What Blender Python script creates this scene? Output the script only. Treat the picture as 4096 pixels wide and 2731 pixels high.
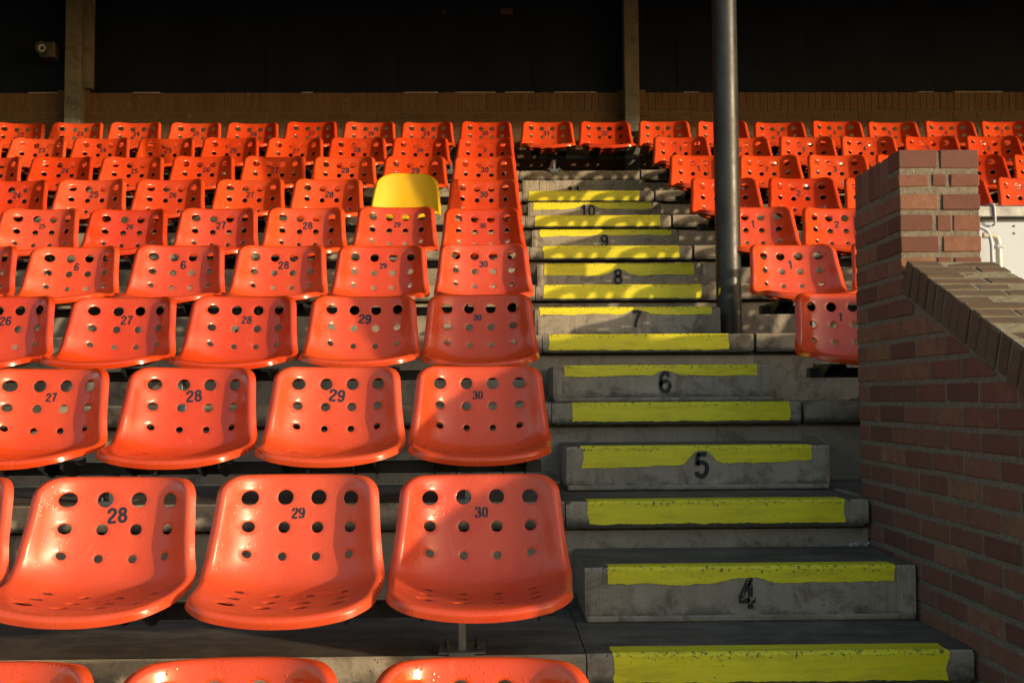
import bpy, bmesh, math, random
import numpy as np
from mathutils import Vector, Matrix
from mathutils.geometry import delaunay_2d_cdt

for _o in list(bpy.data.objects):
    bpy.data.objects.remove(_o)
random.seed(7)
rng = np.random.default_rng(7)
SC = bpy.context.scene
COL = SC.collection

# ------------------------------------------------------------------ camera
CAM_POS = Vector((0.03794, -2.87695, 0.67658))
CAM_R = Vector((0.99980262, -0.01882504, -0.00635146))
CAM_U = Vector((0.00535246, -0.05265075, 0.99859864))
CAM_F = Vector((0.01913307, 0.99843553, 0.0525396))
cam = bpy.data.cameras.new('camera')
cam.sensor_fit = 'HORIZONTAL'
cam.sensor_width = 36.0
cam.lens = 36.0 * 4307.74 / 4096.0
cam.clip_start = 0.05
cam.clip_end = 4000
camo = bpy.data.objects.new('camera', cam)
m = Matrix((CAM_R, CAM_U, -CAM_F)).transposed().to_4x4()
m.translation = CAM_POS
camo.matrix_world = m
COL.objects.link(camo)
SC.camera = camo
SC.render.resolution_x = 1024
SC.render.resolution_y = 682

# ------------------------------------------------------------------ sky and sun
SUN_TO = Vector((0.91, -0.611, 0.141)).normalized()      # from the stand towards the sun
ELEV = math.asin(SUN_TO.z)
w = bpy.data.worlds.new('World')
SC.world = w
w.use_nodes = True
nt = w.node_tree
nt.nodes.clear()
sky = nt.nodes.new('ShaderNodeTexSky')
sky.sky_type = 'NISHITA'
sky.sun_disc = False
sky.sun_elevation = ELEV
sky.sun_rotation = math.atan2(SUN_TO.x, SUN_TO.y)
sky.air_density = 1.2
sky.dust_density = 1.8
sky.ozone_density = 1.3
bg = nt.nodes.new('ShaderNodeBackground')
bg.inputs['Strength'].default_value = 0.15
out = nt.nodes.new('ShaderNodeOutputWorld')
nt.links.new(sky.outputs[0], bg.inputs[0])
nt.links.new(bg.outputs[0], out.inputs[0])
sun = bpy.data.lights.new('sun', 'SUN')
sun.energy = 2.0
sun.angle = math.radians(0.9)
sun.color = (1.0, 0.80, 0.52)
suno = bpy.data.objects.new('sun', sun)
suno.rotation_euler = (-SUN_TO).to_track_quat('-Z', 'Y').to_euler()
suno.location = SUN_TO * 60
COL.objects.link(suno)
SC.view_settings.view_transform = 'Standard'
SC.view_settings.look = 'None'
SC.view_settings.gamma = 1
SC.view_settings.use_curve_mapping = False
SC.view_settings.exposure = 1.28

# ------------------------------------------------------------------ dimensions
D, R = 0.78, 0.3273          # depth and rise of one tier
XW = 1.3265                  # inner face of the brick side wall
ROWS = list(range(-1, 9))    # seat rows, row i is fixed at the nosing of tier i
STEP_N = {0: '4', 1: '5', 2: '6', 3: '7', 4: '8', 5: '9', 6: '10', 7: '11'}

# ------------------------------------------------------------------ helpers
def link(name, me, mat=None, parent=None, loc=(0, 0, 0), rot=None):
    o = bpy.data.objects.new(name, me)
    COL.objects.link(o)
    if mat is not None and me is not None and len(me.materials) == 0:
        me.materials.append(mat)
    o.location = loc
    if rot is not None:
        o.rotation_euler = rot
    if parent is not None:
        o.parent = parent
    return o

def thing(name, label, cat, loc=(0, 0, 0), group=None, rot=None):
    o = bpy.data.objects.new(name, None)
    COL.objects.link(o)
    o.empty_display_size = 0.1
    o.location = loc
    if rot is not None:
        o.rotation_euler = rot
    tag(o, label, cat, group)
    return o

def tag(o, label=None, cat=None, group=None, kind=None):
    if label: o['label'] = label
    if cat: o['category'] = cat
    if group: o['group'] = group
    if kind: o['kind'] = kind
    return o

def mesh_from(name, verts, faces, smooth=False):
    me = bpy.data.meshes.new(name)
    me.from_pydata([tuple(v) for v in verts], [], [tuple(f) for f in faces])
    me.update()
    if smooth:
        me.polygons.foreach_set('use_smooth', [True] * len(me.polygons))
    return me

def fin(bm, name, smooth=False, recalc=True):
    if recalc:
        bmesh.ops.recalc_face_normals(bm, faces=bm.faces)
    me = bpy.data.meshes.new(name)
    bm.to_mesh(me)
    bm.free()
    if smooth:
        me.polygons.foreach_set('use_smooth', [True] * len(me.polygons))
        me.set_sharp_from_angle(angle=math.radians(38))
    return me

def bm_box(bm, x0, x1, y0, y1, z0, z1, bev=0.0, seg=1):
    r = bmesh.ops.create_cube(bm, size=1.0)
    vs = r['verts']
    for v in vs:
        v.co = Vector((x0 + (v.co.x + .5) * (x1 - x0), y0 + (v.co.y + .5) * (y1 - y0), z0 + (v.co.z + .5) * (z1 - z0)))
    if bev > 0:
        es = list({e for v in vs for e in v.link_edges})
        bmesh.ops.bevel(bm, geom=es, offset=bev, segments=seg, affect='EDGES', profile=0.5)
    return vs

def box_me(name, x0, x1, y0, y1, z0, z1, bev=0.0, seg=1):
    bm = bmesh.new()
    bm_box(bm, x0, x1, y0, y1, z0, z1, bev, seg)
    return fin(bm, name)

def bm_cyl(bm, c, axis, r, h, seg=24, r2=None, cap=True):
    q = Vector((0, 0, 1)).rotation_difference(Vector(axis).normalized()).to_matrix().to_4x4()
    mtx = Matrix.Translation(Vector(c)) @ q
    bmesh.ops.create_cone(bm, cap_ends=cap, segments=seg, radius1=r, radius2=r if r2 is None else r2, depth=h, matrix=mtx)

def prism_yz(name, poly, x0, x1, bev=0.0):
    """polygon in the (y, z) plane pulled along x"""
    bm = bmesh.new()
    a = [bm.verts.new((x0, p[0], p[1])) for p in poly]
    b = [bm.verts.new((x1, p[0], p[1])) for p in poly]
    bm.faces.new(a)
    bm.faces.new(b[::-1])
    n = len(poly)
    for i in range(n):
        bm.faces.new((a[i], b[i], b[(i + 1) % n], a[(i + 1) % n]))
    if bev > 0:
        bmesh.ops.bevel(bm, geom=list(bm.edges), offset=bev, segments=1, affect='EDGES')
    return fin(bm, name)

def clip_half(poly, n, d):
    """keep the part of a 2-D polygon where n.p <= d"""
    res = []
    for i in range(len(poly)):
        p, q = poly[i], poly[(i + 1) % len(poly)]
        sp, sq = n[0] * p[0] + n[1] * p[1] - d, n[0] * q[0] + n[1] * q[1] - d
        if sp <= 0: res.append(p)
        if (sp < 0 < sq) or (sq < 0 < sp):
            t = sp / (sp - sq)
            res.append((p[0] + t * (q[0] - p[0]), p[1] + t * (q[1] - p[1])))
    return res

# ------------------------------------------------------------------ materials
class NT:
    def __init__(self, name):
        self.m = bpy.data.materials.new(name)
        self.m.use_nodes = True
        self.t = self.m.node_tree
        self.b = self.t.nodes['Principled BSDF']
        self.out = self.t.nodes['Material Output']
    def n(self, typ, **k):
        nd = self.t.nodes.new('ShaderNode' + typ)
        for a, v in k.items():
            if a == 'inp':
                for kk, vv in v.items():
                    nd.inputs[kk].default_value = vv
            else:
                setattr(nd, a, v)
        return nd
    def l(self, a, b):
        self.t.links.new(a, b)
    def coord(self, kind='Object', scale=None, rnd=False):
        tc = self.n('TexCoord')
        o = tc.outputs[kind]
        if rnd:                                   # shift the pattern for every object
            oi = self.n('ObjectInfo')
            cx = self.n('CombineXYZ')
            mu = self.n('Math', operation='MULTIPLY', inp={1: 37.0})
            self.l(oi.outputs['Random'], mu.inputs[0])
            self.l(mu.outputs[0], cx.inputs[0]); self.l(mu.outputs[0], cx.inputs[2])
            va = self.n('VectorMath', operation='ADD')
            self.l(o, va.inputs[0]); self.l(cx.outputs[0], va.inputs[1])
            o = va.outputs[0]
        if scale:
            mp = self.n('Mapping')
            mp.inputs['Scale'].default_value = scale
            self.l(o, mp.inputs['Vector'])
            o = mp.outputs[0]
        return o
    def noise(self, co, scale, detail=4, rough=.55, dist=0.0):
        nd = self.n('TexNoise', inp={'Scale': scale, 'Detail': detail, 'Roughness': rough, 'Distortion': dist})
        if co is not None: self.l(co, nd.inputs['Vector'])
        return nd.outputs['Fac']
    def ramp(self, fac, stops):
        r = self.n('ValToRGB')
        e = r.color_ramp.elements
        while len(e) < len(stops): e.new(.5)
        for i, (p, c) in enumerate(stops):
            e[i].position = p
            e[i].color = (c, c, c, 1) if not hasattr(c, '__len__') else (*c, 1)
        self.l(fac, r.inputs[0])
        return r.outputs[0]
    def mix(self, fac, a, b, mode='MIX'):
        nd = self.n('Mix', data_type='RGBA', blend_type=mode)
        for s, v in ((0, fac), (6, a), (7, b)):
            if hasattr(v, 'is_output'): self.l(v, nd.inputs[s])
            elif hasattr(v, '__len__'): nd.inputs[s].default_value = (*v, 1)
            else: nd.inputs[s].default_value = v
        return nd.outputs[2]
    def math(self, op, a, b=None, c=None):
        nd = self.n('Math', operation=op)
        for i, v in enumerate((a, b, c)):
            if v is None: continue
            if hasattr(v, 'is_output'): self.l(v, nd.inputs[i])
            else: nd.inputs[i].default_value = v
        return nd.outputs[0]
    def bump(self, h, strength=.3, dist=.004):
        nd = self.n('Bump', inp={'Strength': strength, 'Distance': dist})
        self.l(h, nd.inputs['Height'])
        self.l(nd.outputs[0], self.b.inputs['Normal'])
        return nd
    def base(self, c):
        if hasattr(c, 'is_output'): self.l(c, self.b.inputs['Base Color'])
        else: self.b.inputs['Base Color'].default_value = (*c, 1)
    def rough(self, v):
        if hasattr(v, 'is_output'): self.l(v, self.b.inputs['Roughness'])
        else: self.b.inputs['Roughness'].default_value = v

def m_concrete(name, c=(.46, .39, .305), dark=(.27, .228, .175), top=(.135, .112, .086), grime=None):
    t = NT(name)
    co = t.coord(rnd=True)
    big = t.noise(co, 2.6, 6, .62)
    mid = t.noise(co, 14, 6, .65)
    fine = t.noise(co, 160, 3, .6)
    col = t.mix(t.ramp(big, [(.36, 0), (.68, 1)]), dark, c)
    col = t.mix(t.ramp(mid, [(.30, .55), (.62, 0)]), col, tuple(x * .62 for x in c))
    blot = t.noise(co, 7.5, 7, .72, .6)
    col = t.mix(t.ramp(blot, [(.51, 0), (.62, .85)]), col, (c[0] * .34, c[1] * .30, c[2] * .26))
    rust = t.noise(co, 4.2, 6, .7, 1.0)
    col = t.mix(t.ramp(rust, [(.58, 0), (.70, .45)]), col, (.24, .15, .075))
    lime = t.noise(co, 6.3, 6, .7, .8)
    col = t.mix(t.ramp(lime, [(.60, 0), (.72, .5)]), col, tuple(min(.7, x * 1.35) for x in c))
    # rain streaks running down
    st = t.noise(t.coord(scale=(26, 26, 1.2), rnd=True), 1.0, 4, .6)
    col = t.mix(t.ramp(st, [(.50, 0), (.72, .65)]), col, tuple(x * .48 for x in c))
    col = t.mix(t.ramp(fine, [(.35, .25), (.6, 0)]), col, (.09, .085, .08))
    # air holes
    vo = t.n('TexVoronoi', inp={'Scale': 62.0, 'Randomness': 1.0})
    t.l(co, vo.inputs['Vector'])
    pit = t.math('MULTIPLY', t.ramp(vo.outputs['Distance'], [(.10, 1), (.17, 0)]), t.ramp(t.noise(co, 9, 2), [(.53, 0), (.60, 1)]))
    col = t.mix(pit, col, (.05, .045, .04))
    if top:  # upward faces darker: tread dirt plus low-sun shade put into the colour
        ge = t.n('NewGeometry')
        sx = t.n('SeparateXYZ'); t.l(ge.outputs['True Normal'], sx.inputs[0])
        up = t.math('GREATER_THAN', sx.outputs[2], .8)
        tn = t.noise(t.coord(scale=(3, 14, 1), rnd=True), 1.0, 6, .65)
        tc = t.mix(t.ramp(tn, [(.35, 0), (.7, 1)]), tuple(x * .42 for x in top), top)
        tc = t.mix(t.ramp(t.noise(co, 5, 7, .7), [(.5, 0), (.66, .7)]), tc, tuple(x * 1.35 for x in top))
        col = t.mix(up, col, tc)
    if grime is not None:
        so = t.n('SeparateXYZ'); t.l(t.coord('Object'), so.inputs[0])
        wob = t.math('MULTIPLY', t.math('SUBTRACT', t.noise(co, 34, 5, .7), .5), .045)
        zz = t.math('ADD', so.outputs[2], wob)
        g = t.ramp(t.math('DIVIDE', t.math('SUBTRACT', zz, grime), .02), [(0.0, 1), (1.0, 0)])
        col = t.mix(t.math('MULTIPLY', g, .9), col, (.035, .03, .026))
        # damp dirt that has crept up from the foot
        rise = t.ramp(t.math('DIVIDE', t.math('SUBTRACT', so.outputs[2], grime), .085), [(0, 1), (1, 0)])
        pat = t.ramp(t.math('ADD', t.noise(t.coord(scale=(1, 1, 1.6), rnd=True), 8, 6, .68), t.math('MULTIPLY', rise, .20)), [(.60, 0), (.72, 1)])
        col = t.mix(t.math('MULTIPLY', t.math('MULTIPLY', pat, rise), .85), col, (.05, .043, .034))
    t.base(col)
    t.rough(t.ramp(mid, [(.3, .72), (.7, .92)]))
    h = t.math('ADD', t.math('MULTIPLY', mid, .5), t.math('ADD', t.math('MULTIPLY', fine, .35), t.math('MULTIPLY', pit, -1.2)))
    t.bump(h, .55, .004)
    return t.m

def m_seat():
    t = NT('orange_plastic')
    co = t.coord(rnd=True)
    at = t.n('Attribute', attribute_type='OBJECT', attribute_name='fade')
    oi = t.n('ObjectInfo')
    fresh = t.mix(oi.outputs['Random'], (.58, .060, .010), (.47, .034, .007))
    faded = (.60, .088, .038)
    patch = t.ramp(t.noise(co, 5, 5, .6), [(.3, .35), (.7, 1)])
    f = t.math('MULTIPLY', at.outputs['Fac'], patch)
    col = t.mix(f, fresh, faded)
    dust = t.ramp(t.noise(co, 3.0, 6, .65), [(.5, 0), (.78, .22)])
    col = t.mix(dust, col, (.55, .13, .06))
    scf = t.noise(t.coord(scale=(40, 40, 3), rnd=True), 1.0, 5, .7, 1.5)
    col = t.mix(t.ramp(scf, [(.60, 0), (.72, .30)]), col, (.66, .20, .12))
    fl = t.ramp(t.noise(t.coord(scale=(4, 4, 1), rnd=True), 60, 3, .6), [(.66, 0), (.74, .35)])
    col = t.mix(fl, col, (.45, .03, .006))
    t.base(col)
    r = t.math('ADD', t.ramp(t.noise(co, 8, 5, .6), [(.3, .11), (.75, .27)]), t.math('MULTIPLY', at.outputs['Fac'], .16))
    t.rough(r)
    t.b.inputs['IOR'].default_value = 1.5
    # fine orange-peel plus beads of rain where the seat is wet
    we = t.n('Attribute', attribute_type='OBJECT', attribute_name='wet')
    vo = t.n('TexVoronoi', inp={'Scale': 95.0, 'Randomness': 1.0})
    t.l(co, vo.inputs['Vector'])
    bead = t.math('MULTIPLY', t.ramp(vo.outputs['Distance'], [(.12, 1), (.34, 0)]), t.ramp(t.noise(co, 22, 2), [(.50, 0), (.58, 1)]))
    bead = t.math('MULTIPLY', bead, we.outputs['Fac'])
    h = t.math('ADD', t.math('MULTIPLY', t.noise(co, 30, 2), .12), bead)
    t.bump(h, .25, .004)
    return t.m

def m_plain(name, c, rough=.5, metal=0.0, var=.25, scale=30, bump=.15):
    t = NT(name)
    co = t.coord(rnd=True)
    n = t.noise(co, scale, 5, .6)
    col = t.mix(t.ramp(n, [(.3, 0), (.7, 1)]), tuple(x * (1 - var) for x in c), tuple(min(1, x * (1 + var * .5)) for x in c))
    t.base(col)
    t.rough(t.ramp(n, [(.3, max(.05, rough - .08)), (.7, min(1, rough + .12))]))
    t.b.inputs['Metallic'].default_value = metal
    if bump: t.bump(n, bump, .002)
    return t.m

def m_galv(name, c=(.30, .31, .33), rough=.42, metal=.85):
    t = NT(name)
    co = t.coord(rnd=True)
    vo = t.n('TexVoronoi', inp={'Scale': 45.0})
    t.l(co, vo.inputs['Vector'])
    sx = t.n('SeparateXYZ'); t.l(vo.outputs['Color'], sx.inputs[0])
    n = t.noise(co, 6, 6, .65)
    col = t.mix(t.ramp(sx.outputs[0], [(0, 0), (1, 1)]), tuple(x * .75 for x in c), c)
    col = t.mix(t.ramp(n, [(.45, 0), (.75, .75)]), col, tuple(x * .45 for x in c))
    t.base(col)
    t.rough(t.ramp(n, [(.3, rough - .06), (.7, rough + .16)]))
    t.b.inputs['Metallic'].default_value = metal
    t.bump(n, .12, .002)
    return t.m

def m_brick(name, a, b, c, sc=1.0):
    t = NT(name)
    co = t.coord(rnd=True)
    oi = t.n('ObjectInfo')
    base = t.ramp(oi.outputs['Random'], [(0, a), (.45, b), (1, c)])
    n = t.noise(co, 22, 6, .7)
    f = t.noise(co, 210, 3, .7)
    col = t.mix(t.ramp(n, [(.35, .5), (.65, 0)]), base, tuple(x * .5 for x in b))
    col = t.mix(t.ramp(f, [(.42, .4), (.6, 0)]), col, tuple(x * .45 for x in b))
    col = t.mix(t.ramp(t.noise(co, 11, 4, .6), [(.64, 0), (.78, .5)]), col, (.30, .22, .17))
    t.base(col)
    t.rough(.9)
    t.bump(t.math('ADD', n, t.math('MULTIPLY', f, .7)), .6, .003)
    return t.m

def m_mortar(name, c=(.27, .24, .19)):
    t = NT(name)
    co = t.coord()
    n = t.noise(co, 60, 6, .75)
    f = t.noise(co, 300, 3, .7)
    col = t.mix(t.ramp(n, [(.35, 0), (.62, 1)]), tuple(x * .5 for x in c), c)
    vo = t.n('TexVoronoi', inp={'Scale': 140.0}); t.l(co, vo.inputs['Vector'])
    pit = t.math('MULTIPLY', t.ramp(vo.outputs['Distance'], [(.15, 1), (.3, 0)]), t.ramp(t.noise(co, 30, 2), [(.5, 0), (.6, 1)]))
    col = t.mix(pit, col, (.05, .045, .035))
    t.base(col)
    t.rough(.95)
    t.bump(t.math('ADD', t.math('ADD', n, t.math('MULTIPLY', f, .5)), t.math('MULTIPLY', pit, -1.0)), .9, .006)
    return t.m

def m_yellow():
    t = NT('yellow_road_paint')
    co = t.coord(rnd=True)
    n = t.noise(co, 5, 5, .6)
    col = t.mix(t.ramp(n, [(.3, 0), (.7, 1)]), (.76, .66, .014), (.86, .76, .022))
    brush = t.noise(t.coord(scale=(3, 60, 60), rnd=True), 1.0, 4, .6)
    col = t.mix(t.ramp(brush, [(.4, .2), (.65, 0)]), col, (.46, .37, .01))
    # chips and pits down to the concrete, more of them along the trodden edge
    we = t.n('Attribute', attribute_type='GEOMETRY', attribute_name='wear')
    ch = t.math('ADD', t.noise(co, 90, 5, .72), t.math('MULTIPLY', we.outputs['Fac'], .14))
    chip = t.ramp(ch, [(.70, 0), (.735, 1)])
    vo = t.n('TexVoronoi', inp={'Scale': 58.0}); t.l(co, vo.inputs['Vector'])
    pit = t.math('MULTIPLY', t.ramp(vo.outputs['Distance'], [(.09, 1), (.15, 0)]), t.ramp(t.noise(co, 12, 2), [(.52, 0), (.60, 1)]))
    foot = t.ramp(t.noise(t.coord(scale=(2, 9, 9), rnd=True), 3.0, 6, .7), [(.50, 0), (.68, .38)])
    col = t.mix(foot, col, (.30, .24, .03))
    k = t.math('MAXIMUM', chip, pit)
    col = t.mix(k, col, (.09, .08, .06))
    t.base(col)
    t.rough(t.mix(k, (.48,) * 3, (.9,) * 3))
    t.bump(t.math('SUBTRACT', t.math('MULTIPLY', brush, .3), k), .5, .002)
    return t.m

def m_worn(name, c, lo, hi, scale=60):
    """paint that has flaked off in places"""
    t = NT(name)
    co = t.coord(rnd=True)
    n = t.noise(co, scale, 5, .7)
    at = t.n('Attribute', attribute_type='OBJECT', attribute_name='worn')
    keep = t.ramp(t.math('SUBTRACT', n, t.math('MULTIPLY', at.outputs['Fac'], .28)), [(lo, 0), (hi, 1)])
    t.base(c)
    t.rough(.6)
    tr = t.n('BsdfTransparent')
    mx = t.n('MixShader')
    t.l(keep, mx.inputs[0]); t.l(tr.outputs[0], mx.inputs[1]); t.l(t.b.outputs[0], mx.inputs[2])
    t.l(mx.outputs[0], t.out.inputs['Surface'])
    return t.m

M = dict(
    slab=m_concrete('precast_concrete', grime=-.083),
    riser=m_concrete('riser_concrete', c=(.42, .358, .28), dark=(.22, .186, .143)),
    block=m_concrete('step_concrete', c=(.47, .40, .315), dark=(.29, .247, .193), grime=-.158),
    column=m_concrete('column_concrete', c=(.17, .158, .135), dark=(.11, .103, .09), top=None),
    seat=m_seat(),
    yellow_seat=m_plain('yellow_plastic', (.64, .395, .010), .42, 0, .06, 6, .03),
    steel=m_plain('black_steel', (.022, .024, .03), .45, .3, .4, 40, .2),
    galv=m_galv('galvanised_steel'),
    pole=m_galv('painted_pole', c=(.042, .043, .046), rough=.40, metal=.45),
    yellow=m_yellow(),
    num=m_worn('number_paint', (.012, .012, .028), .12, .17),
    stepnum=m_worn('step_number_paint', (.010, .010, .012), .22, .28, 45),
    brick=m_brick('red_brown_brick', (.120, .046, .036), (.205, .082, .055), (.285, .140, .085)),
    dbrick=m_brick('brown_brick', (.11, .054, .025), (.145, .072, .033), (.135, .076, .041)),
    mortar=m_mortar('grey_mortar', (.235, .20, .155)),
    cbrick=m_brick('weathered_coping_brick', (.105, .068, .042), (.150, .094, .056), (.135, .098, .062)),
    cmortar=m_mortar('mossy_mortar', (.33, .29, .185)),
    bmortar=m_mortar('back_wall_mortar', (.13, .105, .07)),
    white=m_plain('white_board', (.42, .49, .60), .5, 0, .03, 3, .02),
    tie=m_plain('white_plastic', (.50, .52, .55), .4, 0, .05, 20, 0),
    cream=m_plain('cream_enamel', (.50, .48, .44), .25, 0, .06, 10, 0),
    grass=m_plain('pitch_grass', (.045, .085, .025), .9, 0, .5, 3, .3),
    roof=m_plain('roof_sheet', (.030, .030, .032), .7, .1, .2, 4, .1),
    dark=m_plain('dark_plastic', (.02, .02, .022), .4, 0, .2, 30, 0),
    grey=m_plain('grey_plastic', (.05, .048, .044), .5, 0, .15, 30, 0),
    peel=m_plain('orange_peel', (.55, .14, .012), .6, 0, .4, 40, .4),
    pith=m_plain('pale_pith', (.62, .48, .30), .8, 0, .2, 40, .2),
    paper=m_plain('crumpled_paper', (.62, .68, .74), .7, 0, .2, 30, .3),
)
def m_cladding():
    t = NT('navy_board')
    co = t.coord(rnd=True)
    sc = t.noise(t.coord(scale=(2, 2, 26), rnd=True), 1.6, 6, .65)
    bl = t.noise(co, 2.5, 5, .6)
    col = t.mix(t.ramp(bl, [(.3, 0), (.7, 1)]), (.0030, .0055, .0150), (.0075, .0125, .0300))
    col = t.mix(t.ramp(sc, [(.60, 0), (.80, .45)]), col, (.028, .030, .036))
    t.base(col)
    t.rough(t.ramp(sc, [(.3, .6), (.7, .8)]))
    t.b.inputs['Specular IOR Level'].default_value = .12
    t.bump(sc, .15, .002)
    return t.m
M['clad'] = m_cladding()

def rough_bar(name, poly, x0, x1, edge, paint=None, n=150, seed=0, ends=True):
    """profile in (y, z) swept along x; the points listed in edge are knocked back in chips.
    edge maps a point number to the (y, z) direction into the material"""
    r = np.random.default_rng(seed)
    xs = np.linspace(x0, x1, n)
    chip = {}
    for k in edge:
        a = np.abs(np.convolve(r.normal(0, 1, n + 8), np.ones(3) / 3, 'same')[4:-4])
        a = np.clip(a - .55, 0, None) * .0045
        for _ in range(3):
            c0 = r.uniform(x0, x1)
            a += .006 * np.exp(-((xs - c0) / r.uniform(.006, .02)) ** 2) * (r.random() < .8)
        if ends:
            a += .010 * np.exp(-((xs - x0) / .012) ** 2) * r.uniform(.3, 1) + .010 * np.exp(-((xs - x1) / .012) ** 2) * r.uniform(.2, 1)
        if paint:
            m_ = (xs > paint[0] - .01) & (xs < paint[1] + .01)
            a[m_] = np.minimum(a[m_], .0008)
        chip[k] = a
    V, F = [], []
    m_ = len(poly)
    for q, x in enumerate(xs):
        for k, (y, z) in enumerate(poly):
            d_ = edge.get(k)
            c_ = chip[k][q] if d_ else 0
            V.append((x, y + (d_[0] * c_ if d_ else 0), z + (d_[1] * c_ if d_ else 0)))
    for q in range(n - 1):
        for k in range(m_):
            F.append((q * m_ + k, q * m_ + (k + 1) % m_, (q + 1) * m_ + (k + 1) % m_, (q + 1) * m_ + k))
    F.append(tuple(range(m_)))
    F.append(tuple(range((n - 1) * m_, n * m_))[::-1])
    bm = bmesh.new()
    bv = [bm.verts.new(v) for v in V]
    for f in F: bm.faces.new([bv[k] for k in f])
    return fin(bm, name)

# ------------------------------------------------------------------ ground, roof
g = link('ground', mesh_from('ground', [(-900, -900, -2.6), (900, -900, -2.6), (900, 900, -2.6), (-900, 900, -2.6)], [(0, 1, 2, 3)]), M['grass'])
tag(g, kind='structure')

XL, XR = -14.0, 24.0
rt = thing('stand_roof', 'dark flat sheet roof covering the whole stand above the seats', 'roof', (0, 0, 4.42))
link('roof_deck', box_me('roof_deck', XL, XR, 1.0, 7.3, 0, .16), M['roof'], rt)
for k in range(10):
    link('roof_beam', box_me('roof_beam', -.06, .06, 1.3, 6.9, .162, .40), M['roof'], rt, (-12.4 + 3.75 * k, 0, 0))

# ------------------------------------------------------------------ terrace tiers
terrace = bpy.data.objects.new('terrace', None)
COL.objects.link(terrace)
tag(terrace, kind='structure')
NOSE = .088
def slab_poly():
    c = .007
    return [(0, -NOSE), (0, -c), (c, 0), (D + .03, 0), (D + .03, -NOSE + .02), (.09, -NOSE + .02), (.085, -NOSE)]
TIER_STRIPE = {-1: (.35, 1.25), 0: (.353, 1.245), 1: (.362, 1.233), 2: (.370, 1.270), 3: (.320, 1.194), 4: (.331, 1.218), 5: (.368, 1.234), 6: (.355, 1.241), 7: (.332, 1.198)}
SECT = [(XL, .283), (.287, 1.316), (1.331, XR)]
for i in range(-3, 9):
    for s, (x0, x1) in enumerate(SECT):
        if s == 2 and i < 1: continue
        poly = slab_poly()
        if s == 2 and i == 1:
            poly = [(.13, -NOSE), (.13, 0), (D + .03, 0), (D + .03, -NOSE + .02), (.2, -NOSE + .02), (.2, -NOSE)]
        dz = [0, 0, .004][s] + rng.normal(0, .0012)
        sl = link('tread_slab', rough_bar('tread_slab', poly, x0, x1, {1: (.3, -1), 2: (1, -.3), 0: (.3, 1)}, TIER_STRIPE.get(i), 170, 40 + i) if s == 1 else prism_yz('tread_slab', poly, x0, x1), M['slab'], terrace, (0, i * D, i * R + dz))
        if s == 1: sl.name = 'aisle_slab'; mid_slab = sl
        if s == 1: terrace['_s%d' % i] = sl.name
    for s, (x0, x1) in enumerate([(XL, 1.3245), (1.3255, XR)]):
        if s == 1 and i < 1: continue
        bot = -R + .001 if not (s == 1 and i == 1) else -R - .6
        f_ = .038 if not (s == 1 and i == 1) else .135
        rp = [(f_, bot), (f_, -NOSE - .014), (.072 if f_ < .1 else .16, -NOSE - .014), (.092 if f_ < .1 else .21, -NOSE + .0195), (.30, -NOSE + .0195), (.30, bot)]
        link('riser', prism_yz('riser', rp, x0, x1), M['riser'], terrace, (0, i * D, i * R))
for k in list(terrace.keys()):
    if k.startswith('_s'): pass
AISLE = {int(k[2:]): bpy.data.objects[terrace[k]] for k in list(terrace.keys()) if k.startswith('_s')}
for k in list(terrace.keys()):
    if k.startswith('_s'): del terrace[k]

pf = link('passage_floor', box_me('passage_floor', 1.59, XR, -3.5, .92, -.75, -.6), M['riser'])
tag(pf, kind='structure')

# ------------------------------------------------------------------ yellow paint
def ragged(n, amp, sm=3):
    a = rng.normal(0, 1, n + 2 * sm)
    k = np.ones(2 * sm + 1) / (2 * sm + 1)
    b = np.convolve(a, k, 'same')[sm:-sm] * amp * 1.6 + rng.normal(0, amp * .35, n)
    return b

def paint_sheet(name, x0, x1, bottom, depth, c=.007, off=.0022, fray=.004, xfray=.003):
    """paint over a step edge: face below the nosing, the chamfer, a strip of the tread.
    bottom(x) gives the lower edge (negative z)"""
    nx = max(40, int((x1 - x0) / .006))
    xs = np.linspace(0, 1, nx)
    low = np.array([bottom(x0 + (x1 - x0) * t) for t in xs]) + ragged(nx, fray)
    back = depth + ragged(nx, fray * .8)
    prof_f = [0, .2, .4, .6, .8, 1.0]
    rows = len(prof_f) + 4
    lj = ragged(rows, xfray, 1); rj = ragged(rows, xfray, 1)
    verts, wear = [], []
    for r_ in range(rows):
        for k, t in enumerate(xs):
            e = 0.0
            x = x0 + lj[r_] + (x1 + rj[r_] - x0 - lj[r_]) * t
            if r_ < len(prof_f):
                f = prof_f[r_]
                z = low[k] + (-c - low[k]) * f
                y = -off
                e = max(0, 1 - abs(z + c) / .030)
            elif r_ == len(prof_f):
                y, z, e = c * .5 - off * .75, -c * .5 + off * .75, 1.0
            else:
                q = (r_ - len(prof_f) - 1) / 2
                y = c + (back[k] - c) * q
                z = off
                e = max(0, 1 - abs(y - c) / .02)
            verts.append((x, y, z)); wear.append(e)
    faces = []
    for r_ in range(rows - 1):
        for k in range(nx - 1):
            a = r_ * nx + k
            faces.append((a, a + 1, a + 1 + nx, a + nx))
    me = mesh_from(name, verts, faces)
    at = me.attributes.new('wear', 'FLOAT', 'POINT')
    at.data.foreach_set('value', np.array(wear, dtype=np.float32))
    return me

for i, (x0, x1) in TIER_STRIPE.items():
    me = paint_sheet('paint_stripe', x0, x1, lambda x: -.076, .075 + .01 * random.random(), fray=.0016)
    link('paint_stripe', me, M['yellow'], AISLE[i])

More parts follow.
